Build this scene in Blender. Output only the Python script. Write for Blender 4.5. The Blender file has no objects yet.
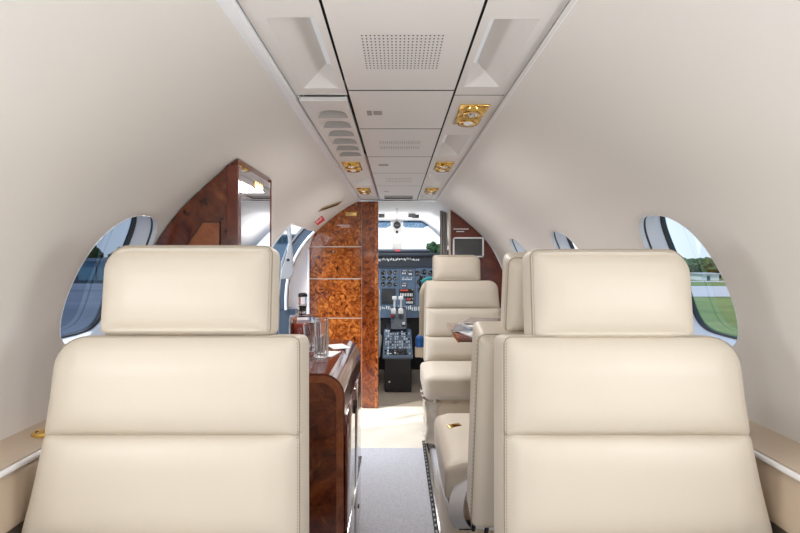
import bpy, bmesh, math, random
from mathutils import Vector, Matrix, noise
random.seed(7)
PI = math.pi
sc = bpy.context.scene
C = sc.collection
F = 533.0; VX, VY = 397.0, 258.0
ZF = -1.044            # cabin floor (camera height is zero)
ZC = .406              # ceiling
YD = 3.73              # divider plane

# ------------------------------------------------------------------ helpers
def tag(o, label=None, cat=None, group=None, kind=None):
    if label: o['label'] = label
    if cat: o['category'] = cat
    if group: o['group'] = group
    if kind: o['kind'] = kind
    return o
def empty(name, loc=(0,0,0), rz=0, label=None, cat=None, group=None, kind=None):
    o = bpy.data.objects.new(name, None); C.objects.link(o)
    o.location = loc; o.rotation_euler = (0,0,rz); o.empty_display_size = .05
    return tag(o, label, cat, group, kind)
class MB:
    def __init__(s): s.v = []; s.f = []; s.mi = []
    def add(s, vs, fs, mi=0):
        n = len(s.v); s.v += [tuple(v) for v in vs]; s.f += [tuple(i+n for i in f) for f in fs]; s.mi += [mi]*len(fs)
        return s
    def box(s, x0, x1, y0, y1, z0, z1, mi=0, bev=0, seg=2, M=None):
        bm = bmesh.new()
        r = bmesh.ops.create_cube(bm, size=1)
        for v in bm.verts:
            v.co = Vector((x0+(v.co.x+.5)*(x1-x0), y0+(v.co.y+.5)*(y1-y0), z0+(v.co.z+.5)*(z1-z0)))
        if bev: bmesh.ops.bevel(bm, geom=bm.edges[:], offset=bev, segments=seg, affect='EDGES', profile=.5)
        return s.bm(bm, mi, M)
    def bm(s, bm, mi=0, M=None):
        if M is not None: bm.transform(M)
        bm.verts.index_update()
        s.add([v.co.copy() for v in bm.verts], [[v.index for v in f.verts] for f in bm.faces], mi); bm.free()
        return s
    def lathe(s, prof, c=(0,0,0), n=28, mi=0, M=None):
        vs = []; fs = []
        for r, z in prof:
            for k in range(n):
                a = 2*PI*k/n; vs.append(Vector((r*math.cos(a), r*math.sin(a), z)))
        for i in range(len(prof)-1):
            for k in range(n):
                a = i*n+k; b = i*n+(k+1)%n
                fs.append((a, b, b+n, a+n))
        if prof[0][0] > 1e-5: fs.append(tuple(reversed(range(n))))
        if prof[-1][0] > 1e-5: fs.append(tuple(range((len(prof)-1)*n, len(prof)*n)))
        if M is not None: vs = [M @ v for v in vs]
        return s.add([v+Vector(c) for v in vs], fs, mi)
    def tube(s, pts, r, n=8, mi=0):
        pts = [Vector(p) for p in pts]; vs = []; fs = []
        up = None
        for i, p in enumerate(pts):
            t = (pts[min(i+1, len(pts)-1)] - pts[max(i-1, 0)]).normalized()
            if up is None:
                up = Vector((0,0,1)) if abs(t.z) < .9 else Vector((1,0,0))
            a = t.cross(up).normalized(); b = a.cross(t).normalized(); up = b
            rr = r[i] if isinstance(r, (list, tuple)) else r
            for k in range(n):
                q = 2*PI*k/n; vs.append(p + (a*math.cos(q) + b*math.sin(q))*rr)
        for i in range(len(pts)-1):
            for k in range(n):
                a = i*n+k; b = i*n+(k+1)%n; fs.append((a, b, b+n, a+n))
        fs.append(tuple(reversed(range(n)))); fs.append(tuple(range((len(pts)-1)*n, len(pts)*n)))
        return s.add(vs, fs, mi)
    def prism(s, poly, axis, a, b, mi=0):
        """polygon of 2-D points extruded along axis (0 x,1 y,2 z) from a to b"""
        n = len(poly); vs = []
        for h in (a, b):
            for p, q in poly:
                vs.append({0: (h,p,q), 1: (p,h,q), 2: (p,q,h)}[axis])
        fs = [tuple(range(n)), tuple(reversed(range(n, 2*n)))] + [(i, i+n, (i+1)%n+n, (i+1)%n) for i in range(n)]
        return s.add(vs, fs, mi)
    def build(s, name, mats, parent=None, smooth=False, bev=0, ang=35, fix=True):
        me = bpy.data.meshes.new(name); me.from_pydata(s.v, [], s.f)
        if not isinstance(mats, (list, tuple)): mats = [mats]
        for m in mats: me.materials.append(m)
        for p, mi in zip(me.polygons, s.mi): p.material_index = mi
        if fix:
            bm = bmesh.new(); bm.from_mesh(me); bmesh.ops.recalc_face_normals(bm, faces=bm.faces[:]); bm.to_mesh(me); bm.free()
        if smooth:
            for p in me.polygons: p.use_smooth = True
            if ang and ang < 180: me.set_sharp_from_angle(angle=math.radians(ang))
        me.update()
        o = bpy.data.objects.new(name, me); C.objects.link(o)
        if parent is not None: o.parent = parent
        if bev:
            m = o.modifiers.new('bev', 'BEVEL'); m.width = bev; m.segments = 2; m.limit_method = 'ANGLE'
        return o
def bx(name, m, parent, x0, x1, y0, y1, z0, z1, bev=0):
    return MB().box(x0, x1, y0, y1, z0, z1, bev=bev).build(name, m, parent, smooth=bool(bev))
def px(x, y, Y):       # photograph pixel at a distance
    return Vector(((x-VX)*Y/F, Y, (VY-y)*Y/F))

# ------------------------------------------------------------------ materials
def mat(name, col, rough=.5, metal=0, **k):
    m = bpy.data.materials.new(name); m.use_nodes = True
    b = m.node_tree.nodes['Principled BSDF']
    b.inputs['Base Color'].default_value = (*col, 1); b.inputs['Roughness'].default_value = rough; b.inputs['Metallic'].default_value = metal
    for kk, v in k.items(): b.inputs[kk.replace('_', ' ')].default_value = v
    return m
def N(m, t, **k):
    n = m.node_tree.nodes.new(t)
    for kk, v in k.items():
        if kk in n.inputs: n.inputs[kk].default_value = v
        else: setattr(n, kk, v)
    return n
def L(m, a, b): m.node_tree.links.new(a, b)
def bump(m, scale, strength, dist=.001, detail=3, vor=False):
    b = m.node_tree.nodes['Principled BSDF']
    tc = N(m, 'ShaderNodeTexCoord')
    n = N(m, 'ShaderNodeTexVoronoi' if vor else 'ShaderNodeTexNoise'); n.inputs['Scale'].default_value = scale
    if not vor: n.inputs['Detail'].default_value = detail
    bp = N(m, 'ShaderNodeBump'); bp.inputs['Strength'].default_value = strength; bp.inputs['Distance'].default_value = dist
    L(m, tc.outputs['Object'], n.inputs['Vector']); L(m, n.outputs[0], bp.inputs['Height'])
    if b.inputs['Normal'].is_linked:
        L(m, b.inputs['Normal'].links[0].from_socket, bp.inputs['Normal'])
    L(m, bp.outputs[0], b.inputs['Normal'])
    return m
def mottled(m, c1, c2, scale, detail=4, lo=.35, hi=.65, stretch=None, dist=0):
    b = m.node_tree.nodes['Principled BSDF']; tc = N(m, 'ShaderNodeTexCoord')
    n = N(m, 'ShaderNodeTexNoise'); n.inputs['Scale'].default_value = scale; n.inputs['Detail'].default_value = detail
    n.inputs['Distortion'].default_value = dist
    r = N(m, 'ShaderNodeValToRGB'); e = r.color_ramp.elements
    e[0].position = lo; e[0].color = (*c1, 1); e[1].position = hi; e[1].color = (*c2, 1)
    if stretch:
        mp = N(m, 'ShaderNodeMapping'); mp.inputs['Scale'].default_value = stretch
        L(m, tc.outputs['Object'], mp.inputs[0]); L(m, mp.outputs[0], n.inputs['Vector'])
    else: L(m, tc.outputs['Object'], n.inputs['Vector'])
    L(m, n.outputs[0], r.inputs[0]); L(m, r.outputs[0], b.inputs['Base Color'])
    return r
def burl(name, dark, mid, light, scale=9, lo=.3, rough=.12):
    m = mat(name, mid, rough, Coat_Weight=.6, Coat_Roughness=.04)
    b = m.node_tree.nodes['Principled BSDF']; tc = N(m, 'ShaderNodeTexCoord')
    n1 = N(m, 'ShaderNodeTexNoise'); n1.inputs['Scale'].default_value = scale; n1.inputs['Detail'].default_value = 9
    n1.inputs['Distortion'].default_value = 1.9; n1.inputs['Roughness'].default_value = .68
    r = N(m, 'ShaderNodeValToRGB'); e = r.color_ramp.elements
    e[0].position = lo; e[0].color = (*dark, 1); e[1].position = .72; e[1].color = (*light, 1)
    x = e.new(.5); x.color = (*mid, 1)
    v = N(m, 'ShaderNodeTexVoronoi'); v.inputs['Scale'].default_value = scale*2.6
    r2 = N(m, 'ShaderNodeValToRGB'); e2 = r2.color_ramp.elements
    e2[0].position = .08; e2[0].color = (.22, .16, .12, 1); e2[1].position = .34; e2[1].color = (1, 1, 1, 1)
    n3 = N(m, 'ShaderNodeTexNoise'); n3.inputs['Scale'].default_value = scale*1.3; n3.inputs['Detail'].default_value = 2
    r3 = N(m, 'ShaderNodeValToRGB'); r3.color_ramp.elements[0].position = .45; r3.color_ramp.elements[1].position = .62
    mx = N(m, 'ShaderNodeMixRGB'); mx.blend_type = 'MULTIPLY'
    L(m, tc.outputs['Object'], n1.inputs['Vector']); L(m, n1.outputs[0], r.inputs[0])
    mixv = N(m, 'ShaderNodeMixRGB'); mixv.inputs[0].default_value = .06
    L(m, tc.outputs['Object'], mixv.inputs[1]); L(m, n1.outputs[1], mixv.inputs[2]); L(m, mixv.outputs[0], v.inputs['Vector'])
    L(m, v.outputs['Distance'], r2.inputs[0]); L(m, tc.outputs['Object'], n3.inputs['Vector']); L(m, n3.outputs[0], r3.inputs[0])
    L(m, r3.outputs[0], mx.inputs[0]); L(m, r.outputs[0], mx.inputs[1]); L(m, r2.outputs[0], mx.inputs[2])
    L(m, mx.outputs[0], b.inputs['Base Color'])
    return m
def glass_mat(name, tint, refl=.08):
    m = bpy.data.materials.new(name); m.use_nodes = True; nt = m.node_tree; nt.nodes.clear()
    o = N(m, 'ShaderNodeOutputMaterial'); t = N(m, 'ShaderNodeBsdfTransparent'); g = N(m, 'ShaderNodeBsdfGlossy'); mx = N(m, 'ShaderNodeMixShader')
    t.inputs[0].default_value = (*tint, 1); g.inputs['Roughness'].default_value = .03
    fr = N(m, 'ShaderNodeFresnel'); fr.inputs[0].default_value = 1.3
    mu = N(m, 'ShaderNodeMath', operation='MULTIPLY'); mu.inputs[1].default_value = refl*6
    L(m, fr.outputs[0], mu.inputs[0]); L(m, mu.outputs[0], mx.inputs[0])
    L(m, t.outputs[0], mx.inputs[1]); L(m, g.outputs[0], mx.inputs[2]); L(m, mx.outputs[0], o.inputs[0])
    return m
def emit(name, col, s):
    m = mat(name, col, .5); b = m.node_tree.nodes['Principled BSDF']
    b.inputs['Emission Color'].default_value = (*col, 1); b.inputs['Emission Strength'].default_value = s
    return m

leather = mat("cream_leather", (.655, .585, .49), .46, Specular_IOR_Level=.30)
bump(leather, 700, .10, .0006, 2); bump(leather, 14, .22, .004, 3)
leather2 = mat('tan_leather', (.68, .575, .43), .42)
bump(leather2, 600, .12, .0006, 2); bump(leather2, 12, .2, .004, 3)
thread = mat('seam_thread', (.36, .31, .25), .7)
headliner = mat('headliner_vinyl', (.80, .77, .735), .55, Specular_IOR_Level=.3); bump(headliner, 300, .05, .0006, 3)
plastic = mat('ceiling_plastic', (.81, .785, .76), .42); bump(plastic, 500, .04, .0005)
white = mat('white_trim', (.92, .94, .97), .3)
gapm = mat('gap_dark', (.03, .025, .02), .8)
greyv = mat('vent_grey', (.36, .33, .30), .6)  # plain grey for grille slots, placards, recess plate and roof seam
ledgem = mat('tan_ledge', (.60, .485, .37), .45); bump(ledgem, 200, .06, .0006)
ledgeglint = mat('ledge_strip_glint', (.95, .95, .96), .25, Coat_Weight=1.0)  # bright white colour imitates a reflection along the ledge edge
lowerm = mat('lower_wall_fabric', (.20, .17, .14), .9)
carpet = mat('carpet_pile', (.5, .5, .54), .95); mottled(carpet, (.43,.44,.49), (.66,.67,.72), 240, 3, .3, .7); bump(carpet, 420, .9, .004, 3)
vinyl = mat('cream_floor', (.74, .68, .58), .5); mottled(vinyl, (.70,.64,.55), (.80,.74,.64), 6, 4); bump(vinyl, 300, .1, .001)
cockfloor = mat('cockpit_floor', (.36, .30, .24), .8)
burl_o = burl('orange_burl', (.045, .009, .003), (.32, .075, .014), (.78, .29, .065), 21, .36)
burl_m = burl('column_burl', (.035, .007, .003), (.20, .042, .010), (.46, .13, .03), 16, .34)
burl_d = burl('dark_burl', (.04, .008, .004), (.135, .030, .010), (.27, .075, .024), 10, .3)
mahog = burl('mahogany', (.055, .009, .005), (.13, .022, .010), (.21, .04, .016), 5, .3)
edgeband = burl('edge_band', (.14, .035, .012), (.30, .085, .03), (.4, .13, .045), 6, .3)
for o_ in (): pass
mirror = mat('mirror', (.86, .84, .86), .02, 1)
gold = mat('polished_gold', (.86, .56, .16), .16, 1)
chrome = mat('chrome', (.82, .83, .85), .12, 1)
steel = mat('brushed_steel', (.55, .56, .58), .35, 1)
black = mat('matte_black', (.015, .015, .017), .5)
blackg = mat('gloss_black', (.012, .012, .015), .15)
panelb = mat('panel_blue_grey', (.13, .20, .31), .5); bump(panelb, 80, .1)
panelk = mat('dark_panel', (.03, .04, .06), .45)
labelw = mat('white_marking', (.92, .94, .96), .5)
redm = mat('red_sign', (.55, .02, .03), .35)
bluem = mat('blue_plastic', (.02, .12, .42), .35)
teal = mat('teal_cloth', (.02, .42, .48), .6)
seal = mat('window_seal', (.05, .055, .06), .6)
clear = glass_mat('clear_pane', (.93, .96, .98), .02); tinted = glass_mat('tinted_pane', (.36, .40, .46), .02)
visorm = glass_mat('sun_visor_tint', (.40, .50, .60))
crystal = mat('crystal', (.97, .98, 1), .02, Transmission_Weight=1.0, IOR=1.45)
liquor = mat('brown_liquor', (.33, .035, .008), .05, Transmission_Weight=.75, IOR=1.36)
paper = mat('white_paper', (.86, .86, .88), .6)
lens = emit('lamp_lens', (.85, .88, .92), .10)
screen = mat('screen_grey', (.06, .065, .07), .12, Coat_Weight=.5)
jambm = mat('door_jamb_blue_grey', (.05, .07, .10), .4)
jambp = mat('jamb_cream', (.70, .62, .60), .3)
curtm = mat('curtain_grey', (.36, .33, .32), .9)
bronze = mat('bronze_gold', (.72, .50, .18), .3, .8)

# ------------------------------------------------------------------ hull section
PR = [(.268,.398),(.31,.378),(.38,.335),(.455,.280),(.54,.207),(.61,.140),(.665,.068),(.705,-.004),(.735,-.078),(.755,-.160),(.765,-.25),(.766,-.356)]
def catmull(P, n):
    out = []
    Q = [Vector((2*P[0][0]-P[1][0], 2*P[0][1]-P[1][1]))] + [Vector(p) for p in P] + [Vector((2*P[-1][0]-P[-2][0], 2*P[-1][1]-P[-2][1]))]
    for i in range(1, len(Q)-2):
        a, b, c, d = Q[i-1:i+3]
        for k in range(n):
            t = k/n
            out.append(.5*((2*b) + (c-a)*t + (2*a-5*b+4*c-d)*t*t + (3*b-a-3*c+d)*t**3))
    out.append(Q[-2]); return out
fine = catmull(PR, 12)
cum = [0]
for a, b in zip(fine, fine[1:]): cum.append(cum[-1]+(b-a).length)
STOT = cum[-1]
def sec(s):
    s = max(0, min(STOT, s)); i = 0
    while i < len(cum)-2 and cum[i+1] < s: i += 1
    t = (s-cum[i])/(cum[i+1]-cum[i]); p = fine[i].lerp(fine[i+1], t); d = (fine[min(i+2, len(fine)-1)]-fine[max(i-1,0)]).normalized()
    return p, Vector((-d.y, d.x))      # point, outward normal (x grows outwards)
def s_of_z(z):
    lo, hi = 0, STOT
    for _ in range(40):
        m = (lo+hi)/2
        if sec(m)[0].y > z: lo = m
        else: hi = m
    return lo
def x_of_z(z): return sec(s_of_z(z))[0].x
def HP(side, s, Y, off=0):
    p, n = sec(s); q = p + n*off
    return Vector((side*q.x, Y, q.y))
S0, S1 = s_of_z(.105), s_of_z(-.214)
SC, SH = (S0+S1)/2, (S1-S0)/2
def oval(th, k=1.0, hy=.146):
    c, s = math.cos(th), math.sin(th); p = 2.7 + 1.3*max(0, s)
    r = (abs(c)**p + abs(s)**p)**(-1/p)
    return SH*r*s*k, (hy*r*c*(1.10 if c > 0 else 1) - (.024*r*s*(1 if c < 0 else max(0, 1-c*1.6)) ))*k
def hull_side(name, side, wins, door=None, y0=-1.8, y1=YD):
    ns = 54; pad_s = .045; pad_y = .05
    ss = sorted(set([round(STOT*i/ns, 5) for i in range(ns+1)]))
    def snap(arr, v):
        i = min(range(len(arr)), key=lambda q: abs(arr[q]-v)); arr[i] = v; return arr
    snap(ss, S0-pad_s); snap(ss, S1+pad_s)
    if door: snap(ss, s_of_z(door[2]))
    ys = [y0+(y1-y0)*i/110 for i in range(111)]
    for w in wins: snap(ys, w-.158-pad_y); snap(ys, w+.158+pad_y)
    if door: snap(ys, door[0]); snap(ys, door[1])
    mb = MB(); idx = {}
    def V(i, j):
        if (i, j) not in idx:
            idx[(i, j)] = len(mb.v); mb.v.append(tuple(HP(side, ss[i], ys[j])))
        return idx[(i, j)]
    def hole(sm, ym):
        if door and door[0] < ym < door[1] and sm > s_of_z(door[2]): return True
        return any(abs(ym-w) < .158+pad_y and S0-pad_s < sm < S1+pad_s for w in wins)
    for i in range(len(ss)-1):
        for j in range(len(ys)-1):
            if not hole((ss[i]+ss[i+1])/2, (ys[j]+ys[j+1])/2):
                mb.f.append((V(i,j), V(i+1,j), V(i+1,j+1), V(i,j+1))); mb.mi.append(0)
    for w in wins:
        i0 = ss.index(S0-pad_s); i1 = ss.index(S1+pad_s)
        j0 = min(range(len(ys)), key=lambda q: abs(ys[q]-(w-.158-pad_y))); j1 = min(range(len(ys)), key=lambda q: abs(ys[q]-(w+.158+pad_y)))
        loop = [(i0, j) for j in range(j0, j1)] + [(i, j1) for i in range(i0, i1)] + [(i1, j) for j in range(j1, j0, -1)] + [(i, j0) for i in range(i1, i0, -1)]
        prev = [V(i, j) for i, j in loop]
        K = 5
        for k in range(1, K+1):
            cur = []
            for (i, j) in loop:
                ds, dy = ss[i]-SC, ys[j]-w
                th = math.atan2(ds/SH, dy/.158)
                os_, oy = oval(th, 1.0)
                t = k/K
                cur.append(len(mb.v)); mb.v.append(tuple(HP(side, SC+ds+(os_-ds)*t, w+dy+(oy-dy)*t, .004*max(0,(t-.6)/.4)**2)))
            n = len(loop)
            for q in range(n):
                mb.f.append((prev[q], cur[q], cur[(q+1)%n], prev[(q+1)%n])); mb.mi.append(0)
            prev = cur
    o = mb.build(name, headliner, None, smooth=True, ang=60)
    tag(o, kind='structure')
    return o
RW = [-1.18, -.35, .48, 1.335, 2.155, 2.975]; LW = [-1.18, -.35, .48, 1.35]
DOOR = (2.835, 3.672, .182)
wl = hull_side('wall_left', -1, LW, DOOR)
wr = hull_side('wall_right', 1, RW)
wn = 0
def window(side, w, pane_m):
    global wn; wn += 1
    n = 72
    root = None
    def ring(k, off): 
        out = []
        for q in range(n):
            th = 2*PI*q/n; a, b = oval(th, k); out.append(HP(side, SC+a, w+b, off))
        return out
    def strip(rings, name, m, parent):
        mb = MB(); vs = [v for r in rings for v in r]; fs = []
        for i in range(len(rings)-1):
            for q in range(n): fs.append((i*n+q, i*n+(q+1)%n, (i+1)*n+(q+1)%n, (i+1)*n+q))
        mb.add(vs, fs); return mb.build(name, m, parent, smooth=True, ang=50)
    # rounded bezel and stepped white reveal
    root = strip([ring(1.0,.003), ring(.990,.010), ring(.982,.022), ring(.974,.034), ring(.955,.040), ring(.948,.046), ring(.94,.064)], 'window_%d' % wn, white, None)
    tag(root, kind='structure')
    strip([ring(.9845,.015), ring(.9795,.0205)], 'window_gap', seal, root)
    strip([ring(.944,.062), ring(.935,.060), ring(.920,.062), ring(.916,.068), ring(.93,.076), ring(.95,.070)], 'window_seal', seal, root)
    mb = MB(); rr = [ring(k, .070) for k in (.93, .6, .3)]; vs = [v for r in rr for v in r]; fs = []
    for i in range(2):
        for q in range(n): fs.append((i*n+q, i*n+(q+1)%n, (i+1)*n+(q+1)%n, (i+1)*n+q))
    fs.append(tuple(range(2*n, 3*n)))
    mb.add(vs, fs); mb.build('window_pane', pane_m, root, smooth=True, ang=0)
for w in LW: window(-1, w, tinted)
for w in RW: window(1, w, clear)

# aft bulkhead (behind the camera)
def section_poly(zbot=ZF, xs=None):
    P = [(-p.x, p.y) for p in [sec(STOT*i/30)[0] for i in range(31)]]
    L_ = P[::-1]; R_ = [(-x, z) for x, z in P]
    return [(-.69, zbot)] + [(-.69, -.40)] + L_ + R_ + [(.69, -.40), (.69, zbot)]
o = MB().prism(section_poly(), 1, -1.86, -1.8).build('wall_back', headliner); tag(o, kind='structure')

# floor
o = MB().box(-.70, .70, -1.86, 2.93, ZF-.03, ZF).build('floor', carpet); tag(o, kind='structure')
o = MB().box(-.80, .70, 2.93, YD+.02, ZF-.03, ZF-.001).build('floor_entry', vinyl); tag(o, kind='structure')
o = MB().box(-.72, .72, YD+.02, 5.4, ZF-.03, ZF-.002).build('floor_cockpit', cockfloor); tag(o, kind='structure')
# lower walls below the ledges
for side, nm, ye in ((-1, 'baseboard_left', 2.83), (1, 'baseboard_right', YD)):
    o = MB().box(min(side*.69, side*.71), max(side*.69, side*.71), -1.8, ye, ZF, -.38).build(nm, lowerm); tag(o, kind='structure')
# side ledges
def ledge(side, y1, n):
    P = [(.768,-.352),(.740,-.358),(.700,-.364),(.690,-.368),(.690,-.384),(.684,-.392),(.672,-.46),(.676,-.475),(.70,-.48),(.768,-.48)]
    mb = MB().prism([(side*x, z) for x, z in P], 1, -1.8, y1)
    o = mb.build('trim_%d' % n, ledgem, None, smooth=True, ang=30); tag(o, kind='structure')
    mb = MB().tube([(side*.684, -1.8, -.374), (side*.684, y1, -.374)], .006, 12)
    mb.build('edge_strip', ledgeglint, o, smooth=True)
ledge(-1, 1.49, 1); ledge(1, YD-.03, 2)

# ------------------------------------------------------------------ ceiling
CX = .010
ceil = MB().box(CX-.31, CX+.31, -1.8, YD+.01, ZC+.06, ZC+.07).box(CX-.295, CX-.291, -1.8, YD, ZC-.002, ZC+.065).box(CX+.291, CX+.295, -1.8, YD, ZC-.002, ZC+.065).box(CX-.31, CX+.31, YD-.004, YD+.01, ZC-.004, ZC+.07).build('ceiling', gapm); tag(ceil, kind='structure')
def holed_panel(name, x0, x1, y0, y1, holes, m, parent, z=ZC, th=.0005):
    """flat panel with rectangular holes (hx0,hx1,hy0,hy1); each hole gets no walls, added apart"""
    xs = sorted({x0, x1, *[h[0] for h in holes], *[h[1] for h in holes]}); ys = sorted({y0, y1, *[h[2] for h in holes], *[h[3] for h in holes]})
    mb = MB()
    for a, b in zip(xs, xs[1:]):
        for c, d in zip(ys, ys[1:]):
            mx, my = (a+b)/2, (c+d)/2
            if any(h[0] < mx < h[1] and h[2] < my < h[3] for h in holes): continue
            mb.add([(a,c,z),(b,c,z),(b,d,z),(a,d,z)], [(0,1,2,3)])
    for (a, b, c, d) in [(x0,x1,y0,y0),(x0,x1,y1,y1),(x0,x0,y0,y1),(x1,x1,y0,y1)]:
        mb.add([(a,c,z),(b,d,z),(b,d,z+th),(a,c,z+th)], [(0,1,2,3)])
    bm = bmesh.new(); me = bpy.data.meshes.new('t'); me.from_pydata(mb.v, [], mb.f); bm.from_mesh(me); bmesh.ops.remove_doubles(bm, verts=bm.verts[:], dist=1e-5)
    out = MB().bm(bm); return out.build(name, m, parent)
cen = [-1.78, -.45, .35, 1.292, 1.676, 2.138, 2.553, 3.0, YD-.005]
for a, b in zip(cen, cen[1:]):
    hs = [(CX-.095, CX+.095, 3.47, 3.66)] if a == 3.0 else []
    p = holed_panel('ceiling_panel', CX-.1285, CX+.1285, a+.0045, b-.0045, hs, plastic, ceil, ZC)
    if hs:
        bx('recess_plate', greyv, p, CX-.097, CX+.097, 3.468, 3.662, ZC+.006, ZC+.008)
# speaker grilles
def grille(x0, x1, y0, y1, nx, ny, hx, hy, z=ZC):
    mb = MB()
    for i in range(nx):
        for j in range(ny):
            x = x0+(x1-x0)*(i+.5)/nx; y = y0+(y1-y0)*(j+.5)/ny
            n = 6
            mb.add([(x+hx*math.cos(2*PI*k/n), y+hy*math.sin(2*PI*k/n), z-.0006) for k in range(n)], [tuple(range(n))])
    o = mb.build('speaker_grille', gapm if nx == 20 else greyv, ceil); o['kind'] = 'stuff'
grille(CX-.078, CX+.078, .965, 1.145, 20, 13, .0018, .0028)
grille(CX-.073, CX+.073, 1.83, 2.0, 22, 2, .0010, .034)
grille(CX-.070, CX+.070, 2.68, 2.87, 18, 2, .0011, .036)
for (x0, x1, y0, y1) in ((-.084,-.070,1.47,1.515),(-.066,-.042,1.472,1.51),(-.079,-.038,2.31,2.345),(-.080,-.05,3.25,3.27)):
    bx('placard', greyv, ceil, x0, x1, y0, y1, ZC-.001, ZC+.004)
# seam tracks on the left from the louvres forward
bx('track', steel, ceil, CX-.1395, CX-.1315, 2.14, YD-.005, ZC-.001, ZC+.006)
# side panels with lamp recesses
def recess(xi, xo, y0, y1):
    """xi = inner edge x, xo = outer edge x; soft pocket with a lamp lens along the inner side"""
    d = .045; sg = 1 if xo > xi else -1
    li0 = xi + sg*.003; li1 = xi + sg*.024
    z0 = ZC; z1 = ZC+d
    ya, yb = y0+.02, y1-.045
    mb = MB()
    A = [(xi,y0,z0),(xo,y0,z0),(xo,y1,z0),(xi,y1,z0)]
    B = [(li0,ya,z1),(li1,ya,z1),(li1,yb,z1),(li0,yb,z1)]
    mb.add(A+B, [(0,1,5,4),(1,2,6,5),(2,3,7,6),(3,0,4,7)])
    o = mb.build('lamp_recess', plastic, ceil, fix=False)
    bx('lamp_lens', lens, o, min(li0,li1), max(li0,li1), ya, yb, z1-.004, z1)
def sidepanel(side, y0, y1, holes, z=ZC):
    xi = CX + side*.1335; xo = CX + side*.262
    hh = [(min(CX+side*.148, CX+side*.233), max(CX+side*.148, CX+side*.233), a, b) for a, b in holes]
    p = holed_panel('side_panel', min(xi,xo), max(xi,xo), y0+.003, y1-.003, hh, plastic, ceil, z)
    for a, b in holes: recess(CX+side*.148, CX+side*.233, a, b)
    return p
sidepanel(-1, -1.78, -.2, [(-1.0,-.64)]); sidepanel(-1, -.2, 1.33, [(.1,.46), (.90,1.275)])
bx('tray_surround', plastic, ceil, CX-.262, CX-.256, 1.336, 2.157, ZC, ZC+.01); bx('tray_surround', plastic, ceil, CX-.262, CX-.1335, 2.125, 2.157, ZC, ZC+.01)
sidepanel(-1, 2.16, YD-.005, [(2.72,2.98)])
sidepanel(1, -1.78, -.2, [(-1.0,-.64)]); sidepanel(1, -.2, 1.33, [(.1,.46), (.905,1.265)])
sidepanel(1, 1.33, 2.50, [(1.76,2.11)]); sidepanel(1, 2.50, YD-.005, [(2.58,2.97), (3.5,3.68)])
# louvre block on the left: raised tray with six scoops
mb = MB()
ly = [1.345]
for k in range(6): y = 1.425+.113*k; ly += [y, y+.02, y+.045, y+.070, y+.084, y+.0845]
ly += [2.125]
lx = [CX-.256, CX-.240]+[CX-.234+.086*i/16 for i in range(17)]+[CX-.142, CX-.136]
def lz(i, jx):
    if i == 0 or i == len(ly)-1: return ZC-.010
    q = (i-1) % 6; u = (lx[jx]-(CX-.234))/.086
    if u <= 0 or u >= 1: return ZC-.010
    return ZC-.010 + (0, .004, .011, .022, .030, 0)[q]*math.sin(PI*u)**.55
vs = [(x, y, lz(i, j)) for i, y in enumerate(ly) for j, x in enumerate(lx)]; nx_ = len(lx)
mb.add(vs, [(i*nx_+j, i*nx_+j+1, (i+1)*nx_+j+1, (i+1)*nx_+j) for i in range(len(ly)-1) for j in range(nx_-1)])
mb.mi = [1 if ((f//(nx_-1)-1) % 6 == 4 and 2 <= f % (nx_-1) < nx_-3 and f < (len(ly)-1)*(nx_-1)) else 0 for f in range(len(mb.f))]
for (a, b, c, d) in [(CX-.256,CX-.136,1.345,1.345),(CX-.256,CX-.136,2.125,2.125),(CX-.256,CX-.256,1.345,2.125),(CX-.136,CX-.136,1.345,2.125)]:
    mb.add([(a,c,ZC-.010),(b,d,ZC-.010),(b,d,ZC+.001),(a,c,ZC+.001)], [(0,1,2,3)])
lv = mb.build('louvre_tray', [plastic, mat('louvre_shade', (.42,.40,.38), .8)], ceil, smooth=True, ang=40)  # second material: pocket shade put into the colour of the far faces
MB().box(CX-.25, CX-.14, 1.35, 2.12, ZC+.040, ZC+.044).box(CX-.25, CX-.248, 1.35, 2.12, ZC, ZC+.04).box(CX-.142, CX-.140, 1.35, 2.12, ZC, ZC+.04).box(CX-.25, CX-.14, 2.118, 2.12, ZC, ZC+.04).build('plenum', plastic, lv)
# white edge rails
for side in (-1, 1):
    mb = MB(); x0, x1 = CX+side*.264, CX+side*.290
    mb.box(min(x0,x1), max(x0,x1), -1.8, YD-.005, ZC-.012, ZC+.012, bev=.003)
    mb.build('edge_rail', white, ceil, smooth=True)

def air_vent(x, y, label, sx=.078, sy=.20):
    t = empty('air_vent', (x, y, ZC), 0, label, 'air vent', 'gold vent plates on the ceiling')
    MB().box(-sx/2, sx/2, -sy/2, sy/2, -.004, -.0005, bev=.0015).build('plate', gold, t, smooth=True)
    for s in (-1, 1):
        n = MB().lathe([(.0,-.012),(.012,-.013),(.021,-.016),(.029,-.017),(.033,-.012),(.035,-.004)], (0, 0, 0), 32,
                   M=Matrix.Translation((0, s*.047, 0)) @ Matrix.Diagonal((1.0, 1.2, 1, 1))).build('nozzle', gold, t, smooth=True, ang=80)
        MB().lathe([(0,-.020),(.006,-.0195),(.012,-.017),(.015,-.012)], (0, 0, 0), 24,
                   M=Matrix.Translation((0, s*.047, 0))).build('nozzle_ball', chrome if s < 0 else white, n, smooth=True, ang=80)
air_vent(CX+.197, 1.505, 'large polished gold double air vent on the right ceiling panel, nearest one')
air_vent(CX+.194, 2.345, 'gold ceiling air vent on the right side, between two lamp recesses')
air_vent(CX+.194, 3.19, 'smallest gold ceiling air vent on the right, closest to the cockpit')
air_vent(CX-.206, 2.345, 'gold ceiling air vent on the left just past the row of white louvres')
air_vent(CX-.206, 3.19, 'gold ceiling air vent on the left just above the burl divider')

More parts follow.
